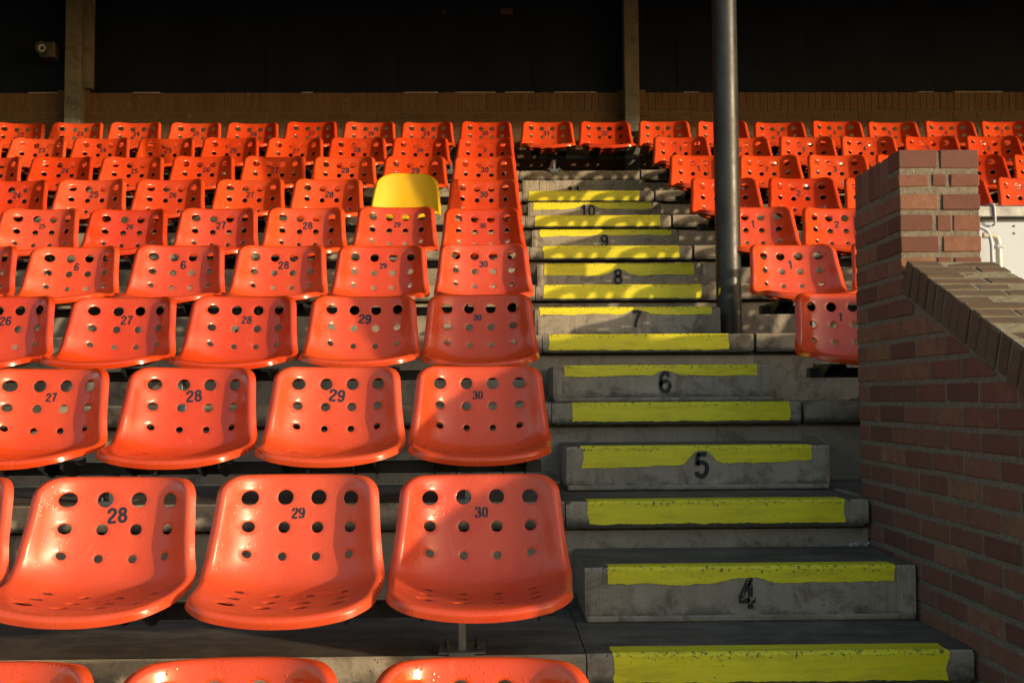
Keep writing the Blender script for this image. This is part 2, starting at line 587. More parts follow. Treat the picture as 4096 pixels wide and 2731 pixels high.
# ------------------------------------------------------------------ stroke numerals
def arc(cx, cy, rx, ry, a0, a1, n=14):
    return [(cx + rx * math.cos(math.radians(a0 + (a1 - a0) * k / n)), cy + ry * math.sin(math.radians(a0 + (a1 - a0) * k / n))) for k in range(n + 1)]
def seg(*p):
    res = []
    for a, b in zip(p[:-1], p[1:]):
        n = max(2, int(math.hypot(b[0] - a[0], b[1] - a[1]) / .12))
        res += [(a[0] + (b[0] - a[0]) * k / n, a[1] + (b[1] - a[1]) * k / n) for k in range(n)]
    return res + [p[-1]]
def catmull(pts, n=7):
    P = [np.array(p, float) for p in pts]
    P = [2 * P[0] - P[1]] + P + [2 * P[-1] - P[-2]]
    res = []
    for i in range(1, len(P) - 2):
        for k in range(n):
            t = k / n
            a, b, c_, d_ = P[i - 1], P[i], P[i + 1], P[i + 2]
            res.append(tuple(.5 * ((2 * b) + (c_ - a) * t + (2 * a - 5 * b + 4 * c_ - d_) * t * t + (3 * b - a - 3 * c_ + d_) * t ** 3)))
    return res + [tuple(P[-2])]
DIG = {
    '0': [arc(.28, .5, .205, .425, 90, 450, 30)],
    '1': [seg((.34, 0), (.34, 1.0)), catmull([(.34, .93), (.27, .80), (.10, .765)], 5)],
    '2': [catmull([(.075, .66), (.10, .82), (.28, .925), (.46, .83), (.465, .66), (.33, .46), (.16, .30), (.085, .15), (.078, .075)]) , seg((.03, .075), (.52, .075))],
    '3': [catmull([(.08, .72), (.13, .87), (.28, .925), (.43, .85), (.43, .65), (.34, .55), (.24, .535)]), catmull([(.24, .535), (.36, .52), (.475, .42), (.475, .21), (.36, .09), (.23, .075), (.10, .14), (.065, .29)])],
    '4': [seg((.38, 0), (.38, 1.0)), seg((.34, .93), (.06, .33)), seg((.01, .265), (.55, .265))],
    '5': [seg((.48, .925), (.12, .925)), seg((.145, .96), (.095, .50)), catmull([(.09, .52), (.19, .60), (.34, .605), (.46, .50), (.48, .32), (.40, .13), (.25, .075), (.12, .12), (.06, .25)])],
    '6': [arc(.28, .315, .205, .24, 90, 450, 26), catmull([(.075, .315), (.075, .55), (.13, .81), (.28, .925), (.42, .87), (.47, .74)])],
    '7': [seg((.03, .925), (.52, .925)), catmull([(.50, .90), (.36, .66), (.25, .38), (.20, 0)])],
    '8': [arc(.28, .295, .21, .22, 90, 450, 26), arc(.28, .735, .175, .19, 90, 450, 24)],
    '9': [arc(.28, .685, .205, .24, 90, 450, 26), catmull([(.485, .685), (.485, .45), (.43, .19), (.28, .075), (.14, .13), (.09, .26)])],
}
def text_ribbons(txt, h, stencil=False, stroke=.15, adv=.64):
    """flat glyphs as strips of quads, centred on (0, 0); returns verts (x, z) and faces"""
    V, F = [], []
    wtot = (len(txt) - 1) * adv + .56
    for gi, ch in enumerate(txt):
        for line in DIG[ch]:
            P = np.array(line, float)
            if stencil:
                P[:, 0] = .28 + (P[:, 0] - .28) * .92
            dd = np.gradient(P, axis=0)
            if np.allclose(P[0], P[-1], atol=1e-6):
                dd[0] = dd[-1] = P[1] - P[-2]
            dd /= np.maximum(np.linalg.norm(dd, axis=1, keepdims=True), 1e-9)
            nn = np.stack([-dd[:, 1], dd[:, 0]], 1)
            b0 = len(V)
            for p, q in zip(P, nn):
                for s in (1, -1):
                    x, z = p + q * s * stroke / 2
                    V.append(((x + gi * adv - wtot / 2) * h, (z - .5) * h))
            for k in range(len(P) - 1):
                mx = (P[k, 0] + P[k + 1, 0]) / 2
                if stencil and abs(mx - .28) < .045 and ch in '0368925' and (P[k, 1] > .8 or P[k, 1] < .2):
                    continue
                a = b0 + 2 * k
                F.append((a, a + 1, a + 3, a + 2))
    return np.array(V), F

# ------------------------------------------------------------------ numbered half steps
SX = {4: (.316, 1.318), 5: (.317, 1.309), 6: (.315, 1.305), 7: (.266, 1.240), 8: (.315, 1.309), 9: (.314, 1.304), 10: (.317, 1.309), 11: (.300, 1.300)}
# left end, right end, lower edge at the left, at the right, height of the notch round the number
SSTRIPE = {4: (.385, 1.250, -.050, -.047, -.033), 5: (.374, 1.240, -.078, -.060, -.015), 6: (.364, 1.236, -.050, -.046, -.024), 7: (.290, 1.190, -.040, -.036, -.012), 8: (.353, 1.250, -.070, -.068, -.030), 9: (.366, 1.249, -.043, -.040, -.036), 10: (.355, 1.237, -.058, -.050, -.012)}
SNUM = {4: (.804, -.079, .092, .62), 5: (.824, -.071, .096, .35), 6: (.817, -.076, .098, .55), 7: (.799, -.061, .086, 0), 8: (.796, -.079, .092, 0), 9: (.799, -.079, .090, 0), 10: (.760, -.066, .092, 0), 11: (.717, -.098, .092, 0)}
STEPW = dict(zip(range(4, 12), 'four five six seven eight nine ten eleven'.split()))
for i, txt in STEP_N.items():
    n = int(txt)
    x0, x1 = SX[n]
    blk = thing('numbered_step', 'concrete half step with black stencilled number %s%s' % (STEPW[n], ' and yellow painted edge' if n < 11 else ', the topmost of the flight'), 'step', (0, i * D + D / 2, i * R + R / 2 + .002), 'numbered half steps up the aisle')
    prof = [(.003, -R / 2 + .001), (0, -R / 2 + .006), (0, -.007), (.007, 0), (D / 2 + .030, 0), (D / 2 + .030, -R / 2 + .001)]
    me = rough_bar('step_body', prof, x0, x1, {1: (1, .3), 2: (.6, -.8), 3: (.8, -.3)}, SSTRIPE[n][:2] if n in SSTRIPE else None, 180, 90 + n)
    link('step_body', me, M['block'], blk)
    # thin mortar bed along the foot of the block
    link('mortar_bed', box_me('mortar_bed', x0 + .004, x1 - .004, -.005, .02, -R / 2 + .0005, -R / 2 + .020, .005), M['riser'], blk)
    cx, cz, hh, worn = SNUM[n]
    if n in SSTRIPE:
        a, b, zl_, zr_, zn_ = SSTRIPE[n]
        def low(x, cx=cx, n=n, a=a, b=b, zl_=zl_, zr_=zr_, zn_=zn_):
            wd = {4: .07, 5: .050, 6: .045, 7: .055, 8: .055, 9: .05, 10: .075}[n]
            up = math.exp(-(abs(x - cx) / wd) ** (2.0 if n in (7, 10, 8) else 3.0))
            base = zl_ + (zr_ - zl_) * (x - a) / (b - a) + .003 * math.sin(5 * x + n * 1.7) + .0015 * math.sin(23 * x + n)
            return base * (1 - up) + zn_ * up
        link('paint_stripe', paint_sheet('paint_stripe', a, b, low, .060, fray=.0022), M['yellow'], blk)
    V, F = text_ribbons(txt, hh, stroke=.17, adv=.66)
    o = link('step_number', mesh_from('step_number', [(x, -.0045, z) for x, z in V], F), M['stepnum'], blk, (cx, 0, cz))
    o['worn'] = float(worn)

# ------------------------------------------------------------------ seat shells
def smooth_path(pts, n=240, edge=None):
    p = np.array(catmull(pts, 24))
    e = np.array(catmull(edge, 24))
    for _ in range(25):
        p[1:-1] = p[1:-1] * .5 + (p[:-2] + p[2:]) * .25
        if _ < 12: e[1:-1] = e[1:-1] * .5 + (e[:-2] + e[2:]) * .25
    s = np.concatenate([[0], np.cumsum(np.linalg.norm(np.diff(p, axis=0), axis=1))])
    t = np.linspace(0, s[-1], n)
    return t, np.stack([np.interp(t, s, p[:, 0]), np.interp(t, s, p[:, 1])], 1), np.stack([np.interp(t, s, e[:, 0]), np.interp(t, s, e[:, 1])], 1)

def hn(r): return 28 if r > .018 else (22 if r > .014 else (18 if r > .010 else 10))
class Shell:
    def __init__(self, ctrl, edge, width, power, corner_top, corner_front, front_bulge, holes, rim=.011, skirt=.011):
        self.t, self.P, self.E = smooth_path(ctrl, edge=edge)
        self.L = self.t[-1]
        self.width, self.power = width, power
        T = np.gradient(self.P, axis=0)
        T /= np.linalg.norm(T, axis=1, keepdims=True)
        self.N = np.stack([-T[:, 1], T[:, 0]], 1)
        self.ct, self.cf, self.fb = corner_top, corner_front, front_bulge
        self.holes = holes(self)
        self.rim, self.skirt = rim, skirt
    def W(self, v):
        k = [q[0] * self.L for q in self.width]
        return np.interp(v, k, [q[1] for q in self.width])
    def v_at_z(self, z):
        k = np.where(self.P[:, 1] > z)[0]
        k = k[k > len(self.t) // 2]
        return self.t[k[0]]
    def v_at_y(self, y):
        return float(np.interp(y, self.P[:170, 0], self.t[:170]))
    def pos(self, u, v):
        v = np.clip(v, 0, self.L)
        y = np.interp(v, self.t, self.P[:, 0]); z = np.interp(v, self.t, self.P[:, 1])
        ey = np.interp(v, self.t, self.E[:, 0]); ez = np.interp(v, self.t, self.E[:, 1])
        p = np.interp(v / self.L, [q[0] for q in self.power], [q[1] for q in self.power])
        g = np.abs(u / self.W(v)) ** p
        return Vector((float(u), float(y + (ey - y) * g), float(z + (ez - z) * g)))
    def normal(self, u, v, e=.002):
        du = self.pos(u + e, v) - self.pos(u - e, v)
        dv = self.pos(u, min(v + e, self.L)) - self.pos(u, max(v - e, 0))
        return du.cross(dv).normalized()
    def outline(self):
        pts = []
        L, cf, ct = self.L, self.cf, self.ct
        f0 = self.fb
        right = []
        # front edge from the middle to the right corner
        wf = float(self.W(cf))
        for u in np.linspace(0, wf - cf, 9)[:-1]:
            right.append((u, f0 * (u / wf) ** 2))
        for a in np.linspace(-90, 0, 9):
            vv = f0 + cf + cf * math.sin(math.radians(a)) - f0 * (1 - (1 - abs(a) / 90 * 0)) 
            uu = wf - cf + cf * math.cos(math.radians(a))
            base = f0 * (min(uu, wf) / wf) ** 2
            right.append((min(uu, float(self.W(max(vv, 0)))), base + cf + cf * math.sin(math.radians(a))))
        v1 = right[-1][1]
        for v in np.linspace(v1, L - ct, 40)[1:]:
            right.append((float(self.W(v)), v))
        wt = float(self.W(L - ct))
        for a in np.linspace(0, 90, 9)[1:]:
            right.append((wt - ct + ct * math.cos(math.radians(a)), L - ct + ct * math.sin(math.radians(a))))
        u_end = right[-1][0]
        for u in np.linspace(u_end, 0, 9)[1:]:
            right.append((u, L))
        left = [(-u, v) for u, v in right[::-1][1:-1]]
        return right + left
    def build(self, name, step=.013):
        ol = self.outline()
        vs = [Vector(p) for p in ol]
        n0 = len(vs)
        es = [(k, (k + 1) % n0) for k in range(n0)]
        hole_rings = []
        for (u, v, r) in self.holes:
            n = hn(r)
            b = len(vs)
            for k in range(n):
                a = 2 * math.pi * k / n
                vs.append(Vector((u + r * math.cos(a), v + r * math.sin(a))))
            es += [(b + k, b + (k + 1) % n) for k in range(n)]
            hole_rings.append((b, n))
            for k in range(n):
                a = 2 * math.pi * (k + .5) / n
                vs.append(Vector((u + (r + .0035) * math.cos(a), v + (r + .0035) * math.sin(a))))
        # interior grid
        Wm = max(float(self.W(v)) for v in np.linspace(0, self.L, 30))
        oa = np.array(ol)
        for v in np.arange(step * .6, self.L, step):
            for u in np.arange(-Wm + step * .3, Wm, step):
                if min(np.hypot(oa[:, 0] - u, oa[:, 1] - v)) < step * .55: continue
                if not inside(u, v, ol): continue
                if any(math.hypot(u - h[0], v - h[1]) < h[2] + .0085 for h in self.holes): continue
                vs.append(Vector((u, v)))
        co, ed, fa, ov, oe, of = delaunay_2d_cdt(vs, es, [], 1, 1e-6)
        bm = bmesh.new()
        ring = set()
        for b, n in hole_rings: ring |= set(range(b, b + n))
        bv = []
        for k, c_ in enumerate(co):
            p = self.pos(c_.x, c_.y)
            if ov[k] and ov[k][0] in ring:
                p = p - self.normal(c_.x, c_.y) * .0014
            bv.append(bm.verts.new(p))
        for f in fa:
            cu = sum(co[k].x for k in f) / len(f); cv = sum(co[k].y for k in f) / len(f)
            if any(math.hypot(cu - h[0], cv - h[1]) < h[2] * math.cos(math.pi / hn(h[2])) * .9999 for h in self.holes): continue
            if not inside(cu, cv, ol): continue
            try: bm.faces.new([bv[k] for k in f])
            except ValueError: pass
        # rolled rim
        idx = {}
        for k, o_ in enumerate(ov):
            for q in o_:
                if q < n0: idx[q] = bv[k]
        loop = [idx[k] for k in range(n0)]
        prev = loop
        rows = []
        for k in range(n0):
            u, v = ol[k]
            N = self.normal(u * .995, min(max(v, .003), self.L - .003))
            tg = (loop[(k + 1) % n0].co - loop[k - 1].co).normalized()
            o_ = tg.cross(N).normalized()
            rows.append((loop[k].co.copy(), N, o_))
        for a in (25, 50, 75, 90, 200):
            cur = []
            for p, N, o_ in rows:
                if a <= 90:
                    q = p + o_ * self.rim * math.sin(math.radians(a)) - N * self.rim * (1 - math.cos(math.radians(a)))
                else:
                    q = p + o_ * self.rim - N * (self.rim + self.skirt)
                cur.append(bm.verts.new(q))
            for k in range(n0):
                bm.faces.new((prev[k], cur[k], cur[(k + 1) % n0], prev[(k + 1) % n0]))
            prev = cur
        bmesh.ops.recalc_face_normals(bm, faces=bm.faces)
        # front must look at the sitter
        bm.faces.ensure_lookup_table()
        ctr = min(bm.faces, key=lambda f: (f.calc_center_median() - self.pos(0.02, self.L * .75)).length)
        if ctr.normal.dot(self.normal(0.02, self.L * .75)) < 0:
            bmesh.ops.reverse_faces(bm, faces=bm.faces)
        me = bpy.data.meshes.new(name)
        bm.to_mesh(me); bm.free()
        tmp = bpy.data.objects.new('tmp', me)
        COL.objects.link(tmp)
        so = tmp.modifiers.new('s', 'SOLIDIFY')
        so.thickness = .0042; so.offset = -1; so.use_even_offset = False
        dg = bpy.context.evaluated_depsgraph_get()
        res = bpy.data.meshes.new_from_object(tmp.evaluated_get(dg))
        bpy.data.objects.remove(tmp); bpy.data.meshes.remove(me)
        res.name = name
        res.polygons.foreach_set('use_smooth', [True] * len(res.polygons))
        res.set_sharp_from_angle(angle=math.radians(52))
        return res

def inside(u, v, poly):
    c_ = False
    n = len(poly)
    j = n - 1
    for i in range(n):
        if (poly[i][1] > v) != (poly[j][1] > v):
            if u < (poly[j][0] - poly[i][0]) * (v - poly[i][1]) / (poly[j][1] - poly[i][1]) + poly[i][0]:
                c_ = not c_
        j = i
    return c_

def polo_holes(s):
    H = []
    for z, r in ((.403, .0213), (.323, .0158), (.246, .0116)):
        v = s.v_at_z(z)
        H += [(u, v, r) for u in (-.138, -.046, .046, .138)]
    for y, r in ((.020, .0118), (-.062, .0160), (-.150, .0222)):
        v = s.v_at_y(y)
        H += [(u, v, r) for u in (-.138, -.046, .046, .138)]
    for u, y in ((-.02, -.030), (.02, -.030), (0, -.045), (-.022, -.052 + .012), (0, -.018)):
        pass
    vc = s.v_at_y(-.022)
    H += [(0, vc, .0042), (-.024, vc + .012, .0042), (.024, vc + .012, .0042)]
    return H
CTRL = [(-.258, .166), (-.243, .170), (-.20, .169), (-.10, .161), (0, .158), (.050, .164), (.088, .184), (.111, .220), (.128, .268), (.150, .335), (.169, .403), (.183, .455)]
EDGE = [(-.240, .186), (-.224, .191), (-.180, .196), (-.090, .200), (-.025, .206), (.010, .217), (.029, .238), (.040, .264), (.050, .297), (.071, .347), (.092, .405), (.109, .455)]
seat_shell = Shell(CTRL, EDGE,
    width=[(0, .207), (.12, .213), (.42, .217), (.48, .217), (.545, .212), (.60, .207), (.75, .199), (1, .188)],
    power=[(0, 2.4), (.4, 2.6), (.6, 3.2), (1, 3.3)],
    corner_top=.044, corner_front=.060, front_bulge=.024, holes=polo_holes, rim=.0135, skirt=.013)
SHELL = seat_shell.build('seat_shell')

YCTRL = [(-.262, .150), (-.242, .163), (-.19, .168), (-.10, .164), (0, .164), (.050, .170), (.084, .188), (.105, .225), (.122, .275), (.146, .345), (.168, .425), (.186, .500)]
YEDGE = [(-.232, .188), (-.214, .193), (-.172, .198), (-.090, .202), (-.025, .208), (.008, .219), (.027, .242), (.038, .272), (.050, .312), (.075, .372), (.105, .438), (.135, .500)]
yellow_shell = Shell(YCTRL, YEDGE,
    width=[(0, .195), (.12, .203), (.45, .206), (.56, .204), (.70, .195), (.85, .182), (1, .168)],
    power=[(0, 2.2), (.4, 2.4), (.6, 2.6), (1, 2.6)],
    corner_top=.118, corner_front=.070, front_bulge=.020, holes=lambda s: [], rim=.009, skirt=.010)
YSHELL = yellow_shell.build('yellow_seat_shell')

# bracket: bent channel between the rail and the pan
def bracket_mesh():
    bm = bmesh.new()
    t = .004
    prof = [(-.14, .134), (-.125, .149), (.045, .150), (.075, .158), (.085, .135), (.05, .108), (-.02, .096), (-.06, .102)]
    for sx in (-1, 1):
        x = sx * .036
        a = [bm.verts.new((x - t / 2, y, z)) for y, z in prof]
        b = [bm.verts.new((x + t / 2, y, z)) for y, z in prof]
        bm.faces.new(a); bm.faces.new(b[::-1])
        for k in range(len(prof)):
            bm.faces.new((a[k], a[(k + 1) % len(prof)], b[(k + 1) % len(prof)], b[k]))
    bm_box(bm, -.034, .034, -.125, .045, .1455, .1495)
    bm_box(bm, -.034, .034, -.02, .05, .1380, .1420)
    return fin(bm, 'bracket')
BRACKET = bracket_mesh()
BOLT = None
def bolt_mesh():
    bm = bmesh.new()
    bm_cyl(bm, (0, 0, .005), (0, 0, 1), .011, .010, 6)
    bm_cyl(bm, (0, 0, .017), (0, 0, 1), .006, .016, 10)
    return fin(bm, 'bolt')
BOLT = bolt_mesh()

num_cache = {}
def number_mesh(txt, h, rot, dx, dz, stencil):
    V, F = text_ribbons(txt, h, stencil, stroke=.19 if not stencil else .19, adv=.66 if not stencil else .60)
    ca, sa = math.cos(rot), math.sin(rot)
    pts = []
    for x, z in V:
        u = x * ca - z * sa + dx
        zz = x * sa + z * ca
        v = seat_shell.v_at_z(.3605) + dz + zz
        p = seat_shell.pos(u, v) + seat_shell.normal(u, v) * .0012
        pts.append(p)
    return mesh_from('seat_number', pts, F)

ONES = 'zero one two three four five six seven eight nine ten eleven twelve'.split()
def words(n):
    if n <= 12: return ONES[n]
    t_, o_ = divmod(n, 10)
    return {2: 'twenty', 3: 'thirty'}[t_] + ('-' + ONES[o_] if o_ else '')
ORD = {-1: 'lowest', 0: 'second', 1: 'third', 2: 'fourth', 3: 'fifth', 4: 'sixth', 5: 'seventh', 6: 'eighth', 7: 'ninth', 8: 'topmost'}
COUNT = ['first', 'second', 'third', 'fourth', 'fifth', 'sixth', 'seventh', 'eighth', 'ninth', 'tenth', 'eleventh', 'twelfth']
# (row, number): height, rotation in degrees, stencil, sideways shift, wear
NUMS = {(0, '28'): (.043, 5, 0, -.008, 0), (0, '29'): (.031, 0, 1, -.008, .1), (0, '30'): (.032, 1, 1, .004, .05),
        (1, '27'): (.031, 3, 0, 0, .05), (1, '28'): (.043, 5, 0, -.006, 0), (1, '29'): (.044, -6, 0, -.006, 0), (1, '30'): (.032, 1, 1, -.006, .22),
        (2, '26'): (.040, 0, 0, -.01, 0), (2, '27'): (.040, 0, 0, -.006, 0), (2, '28'): (.034, -3, 0, 0, .12), (2, '29'): (.042, -5, 0, 0, 0), (2, '30'): (.030, -3, 1, -.01, .75),
        (3, '28'): (.042, 3, 0, 0, 0), (3, '29'): (.031, 3, 1, 0, .1), (3, '30'): (.034, 3, 0, .0, .05),
        (4, '25'): (.030, 0, 1, -.01, .4), (4, '26'): (.033, -3, 1, -.01, .3), (4, '27'): (.045, 4, 0, .0, 0), (4, '28'): (.044, 2, 0, .0, 0), (4, '29'): (.032, -2, 1, .0, .1), (4, '30'): (.032, 2, 1, 0, .1),
        (5, '28'): (.044, -6, 0, 0, 0), (5, '30'): (.042, 0, 0, 0, 0), (6, '29'): (.046, 2, 0, 0, 0), (6, '30'): (.046, -3, 0, 0, 0), (6, '28'): (.044, 0, 0, 0, 0)}

def place_seat(row, X, txt, label, group, jig, fade=0.0, wet=0.0, worn=None, shell=None):
    y, z = row * D + rng.normal(0, .003), row * R + rng.normal(0, .0015)
    t = thing('stadium_seat', label, 'seat', (X, y, z), group, (rng.normal(0, .010), rng.normal(0, .006), rng.normal(0, .014)))
    s = link('seat_shell', shell or SHELL, None, t)
    s['fade'] = float(fade); s['wet'] = float(wet)
    for sx in (-.115, .115):
        link('bracket', BRACKET, None, t, (sx, 0, 0))
    if txt:
        h, ro, st, dx, wn = NUMS.get((row, txt), (random.uniform(.037, .046), random.uniform(-4, 4), 0, random.uniform(-.012, .006), random.uniform(0, .15)))
        if worn is not None: wn = worn
        me = number_mesh(txt, h, math.radians(ro), dx, random.uniform(-.003, .003), bool(st))
        o = link('seat_number', me, M['num'], t)
        o['worn'] = float(wn)
    return t
SHELL.materials.append(M['seat']); YSHELL.materials.append(M['yellow_seat']); BRACKET.materials.append(M['steel']); BOLT.materials.append(M['steel'])

GRP_L = 'orange seats of the block with numbers up to 32'
GRP_R = 'orange seats across the aisle numbered from 1'
for row in ROWS:
    d = row * D + .17 + 2.877
    xl, xr = .038 - .4565 * d - 1.15, .038 + .4946 * d + .75
    k = 0
    while True:                                     # the block that ends at seat 30 on the aisle
        pitch = {-1: .497, 0: .4985}.get(row, .5025)
        X = -k * pitch + rng.normal(0, .003) + {-1: .012, 0: .006}.get(row, 0)
        if X < xl: break
        num = 30 - k
        txt, lab = str(num), None
        fade = {-1: .15, 0: .8}.get(row, max(0, random.gauss(.15, .22)))
        wet = {-1: 1.0, 0: .8}.get(row, 0.0)
        if row == -1:
            txt = None
            lab = 'rain-beaded orange seat of the lowest row, %s from the stepped aisle' % COUNT[k]
        elif row == 3 and num in (26, 27):
            txt = '6'
            lab = 'orange perforated seat marked with a %s 6 only, fifth row up' % ('clear' if num == 26 else 'smudged')
        elif row == 7 and num == 30:
            txt = '2'
            lab = 'orange perforated seat numbered two beside seat twenty-nine, ninth row up'
        elif row == 5 and num == 29:
            t = place_seat(row, X, None, 'plain yellow seat with rounded back and no holes among orange seats', None, 0, shell=YSHELL)
            t.name = 'yellow_seat'
            tab = link('maker_plate', box_me('maker_plate', -.035, .035, -.001, .001, -.006, .006, .0008), M['yellow_seat'], t, (0, .1825, .487), (math.radians(-14), 0, 0))
            k += 1
            continue
        elif row == 0:
            lab = 'sun-faded orange perforated seat numbered %s, second row up, wet in the pan' % words(num)
        if lab is None:
            lab = 'glossy orange perforated seat numbered %s, %s row%s' % (words(num), ORD[row], '' if row == 8 else ' up')
        place_seat(row, X, txt, lab, GRP_L, 0, fade, wet, worn=.5 if (row == 3 and num == 27) else None)
        k += 1
    if row == 8:
        for j, X in ((31, .531), (32, 1.034)):
            place_seat(row, X, str(j), 'glossy orange perforated seat numbered %s, topmost row above the aisle steps' % words(j), GRP_L, 0, .1)
    if row >= 2:
        k = 0
        while 1.551 + .4985 * k < xr:
            X = 1.551 + .4985 * k + rng.normal(0, .003)
            num = k + 1
            lab = 'glossy orange perforated seat numbered %s across the aisle, %s row%s' % (words(num), ORD[row], '' if row == 8 else ' up')
            place_seat(row, X, str(num), lab, GRP_R, 0, max(0, random.gauss(.15, .2)))
            k += 1

# ------------------------------------------------------------------ rails under the seats
def rail(row, x0, x1, posts, label):
    t = thing('seat_rail', label, 'rail', (0, row * D, row * R + .003), 'steel rails carrying the seat rows')
    bm = bmesh.new()
    bm_box(bm, x0, x1, .012, .052, .0965, .137, .003)
    link('rail_tube', fin(bm, 'rail_tube'), M['steel'], t)
    for px in posts:
        bm = bmesh.new()
        bm_box(bm, -.010, .010, .020, .075, .006, .0962, .001)
        p = link('post', fin(bm, 'post'), M['galv'], t, (px, 0, 0))
        bm = bmesh.new()
        bm_box(bm, -.062, .062, -.004, .115, .0022, .0085, .0015)
        bm_box(bm, -.034, .034, -.0085, -.0042, -.026, .0085, .001)
        link('base_plate', fin(bm, 'base_plate'), M['galv'], p)
        for bx in (-.040, .040):
            link('bolt', BOLT, None, p, (bx, .045, .0086))
for row in ROWS:
    d = row * D + 2.9
    xl = .038 - .4565 * d - 1.35
    xr = .038 + .4946 * d + .8
    if row < 8:
        posts = [-.044 - 1.2 * k for k in range(12) if -.044 - 1.2 * k > xl and not (row == 0 and k == 1)]
        rail(row, xl, .205, posts, 'dark steel rail under the %s row of seats ending at seat 30' % ORD[row])
    else:
        rail(row, xl, .20, [-.3 - 1.2 * k for k in range(6)], 'dark steel rail under topmost row seats 22 to 30')
        rail(row, .43, 1.30, [.585], 'short dark steel rail under seats 31 and 32 above the steps')
    if row >= 2:
        posts = [1.62 + 1.2 * k for k in range(6) if 1.62 + 1.2 * k < xr]
        rail(row, 1.357, xr, posts, 'dark steel rail under the %s row of seats across the aisle' % ORD[row])

# ------------------------------------------------------------------ brick making
brick_cache = {}
def brick_mesh(lx, ly, lz, var, mat):
    key = (round(lx, 3), round(ly, 3), round(lz, 3), var, mat.name)
    if key in brick_cache: return brick_cache[key]
    bm = bmesh.new()
    bm_box(bm, -lx / 2, lx / 2, -ly / 2, ly / 2, -lz / 2, lz / 2, .0032)
    r = np.random.default_rng(hash(key[:4]) % 99991)
    for v in bm.verts:
        v.co += Vector(r.normal(0, .0007, 3))
    me = fin(bm, 'brick')
    me.materials.append(mat)
    brick_cache[key] = me
    return me
def brick(parent, c, l, mat, name='brick', rot=None, jit=.0006):
    j = rng.normal(0, jit, 3)
    return link(name, brick_mesh(*l, random.randrange(3), mat), None, parent, (c[0] + j[0], c[1] + j[1], c[2] + j[2]), rot)

# ------------------------------------------------------------------ side wall with pier and sloping coping
SL = R / D
def zc(y): return .995 + SL * (y - .457)         # underside of the coping
wall = thing('brick_side_wall', 'red brown brick wall with sloping brick coping beside the aisle steps', 'brick wall', (0, 0, 0))
YE, YF, YN = .889, .466, -1.05                    # far end, front of the pier, near end
XR_ = 1.583
core = [(YN, -.75), (YE - .004, -.75), (YE - .004, 1.446), (YF + .004, 1.446), (YF + .004, zc(YF) + .004), (YN, zc(YN) + .004)]
link('mortar', prism_yz('mortar', core, XW + .0036, XR_ - .0036), M['mortar'], wall)
CH, BH = .0668, .0505
z_lines = [.985 - CH * k for k in range(-6, 20)]
cl_n = (-SL, 1.0)
cl_d = .995 - SL * .457 - .010
for ci, zl in enumerate(z_lines):
    k = ci - 6                                    # course below line k: k=0 is B (half brick first), k=1 is A
    zt, zb = zl - .008, zl - .008 - BH
    if zt > 1.345: continue
    A = (k % 2 == 1)
    y = YE
    first = True
    zcl = lambda q: zc(q) - .010
    yt = .457 + (zt + .010 - .995) / SL           # where the slope meets the top / bottom of the course
    yb = .457 + (zb + .010 - .995) / SL
    lim = max(YN, min(yb, YF))                    # near end of this course
    while y > lim + .01:
        ln = .1945 if (A or not first) else .091
        y0 = max(y - ln, lim)
        if y0 - lim < .03 and lim >= YF: y0 = YF
        lx = .122 if (A and y0 <= YF + .001 and zb > zc(YF) - .01) else .105
        up = [(y, zt)]
        if y > YF and y0 < YF and yt > YF: up += [(YF, zt), (YF - .0005, min(zt, zcl(YF)))]
        cross = min(yt, YF)
        if y0 < cross < y: up.append((cross, min(zt, zcl(cross) if cross < YF else zt)))
        e0 = zt if (y0 >= YF or zcl(y0) >= zt) else zcl(y0)
        if y <= YF and zcl(y) < zt: up = [(y, zcl(y))]
        poly = [(y0, zb), (y, zb)] + up
        if e0 > zb + .002: poly.append((y0, e0))
        cp = []
        for p in poly:
            if not cp or math.hypot(p[0] - cp[-1][0], p[1] - cp[-1][1]) > .0012: cp.append(p)
        area = 0 if len(cp) < 3 else abs(sum(cp[a][0] * cp[(a + 1) % len(cp)][1] - cp[(a + 1) % len(cp)][0] * cp[a][1] for a in range(len(cp)))) / 2
        if area > .0005:
            if abs(area - (y - y0) * BH) < 2e-5:
                brick(wall, (XW + lx / 2, (y + y0) / 2, (zt + zb) / 2), (lx, y - y0, BH), M['brick'])
            else:
                me = prism_yz('brick', cp, XW + rng.normal(0, .001), XW + .10, .0016 if area > .002 else 0)
                me.materials.append(M['brick'])
                link('brick', me, None, wall)
        y = y0 - .0145
        first = False
    # bricks that show on the front and the right of the pier
    if zb > zc(YF) + .02:
        zz = (zt + zb) / 2
        if A:
            brick(wall, (XW + .122 + .0125 + .061, YF + .098, zz), (.122, .196, BH), M['brick'])
        else:
            brick(wall, (XW + .105 + .0125 + .0225, YF + .05, zz), (.045, .10, BH), M['brick'])
            brick(wall, (XR_ - .043, YF + .05, zz), (.086, .10, BH), M['brick'])
        brick(wall, (XR_ - .05, .735, zz), (.10, .19, BH), M['brick'])
# top of the pier: two flat bricks on the front, bricks on edge behind them
zt0 = 1.332
for s in (0, 1):
    brick(wall, (XW + .0625 + s * .1315, YF + .048, zt0 + .091), (.123, .096, .058), M['brick'])
for xa, xb in ((0, .095), (.107, .152), (.164, .257)):
    brick(wall, (XW + (xa + xb) / 2, YF + .048, zt0 + .023), (xb - xa, .096, .040), M['brick'])
yy = YF + .110
while yy < YE - .03:
    brick(wall, (XW + .128, yy + .025, zt0 + .060), (.255, .050, .118), M['brick'])
    yy += .0605
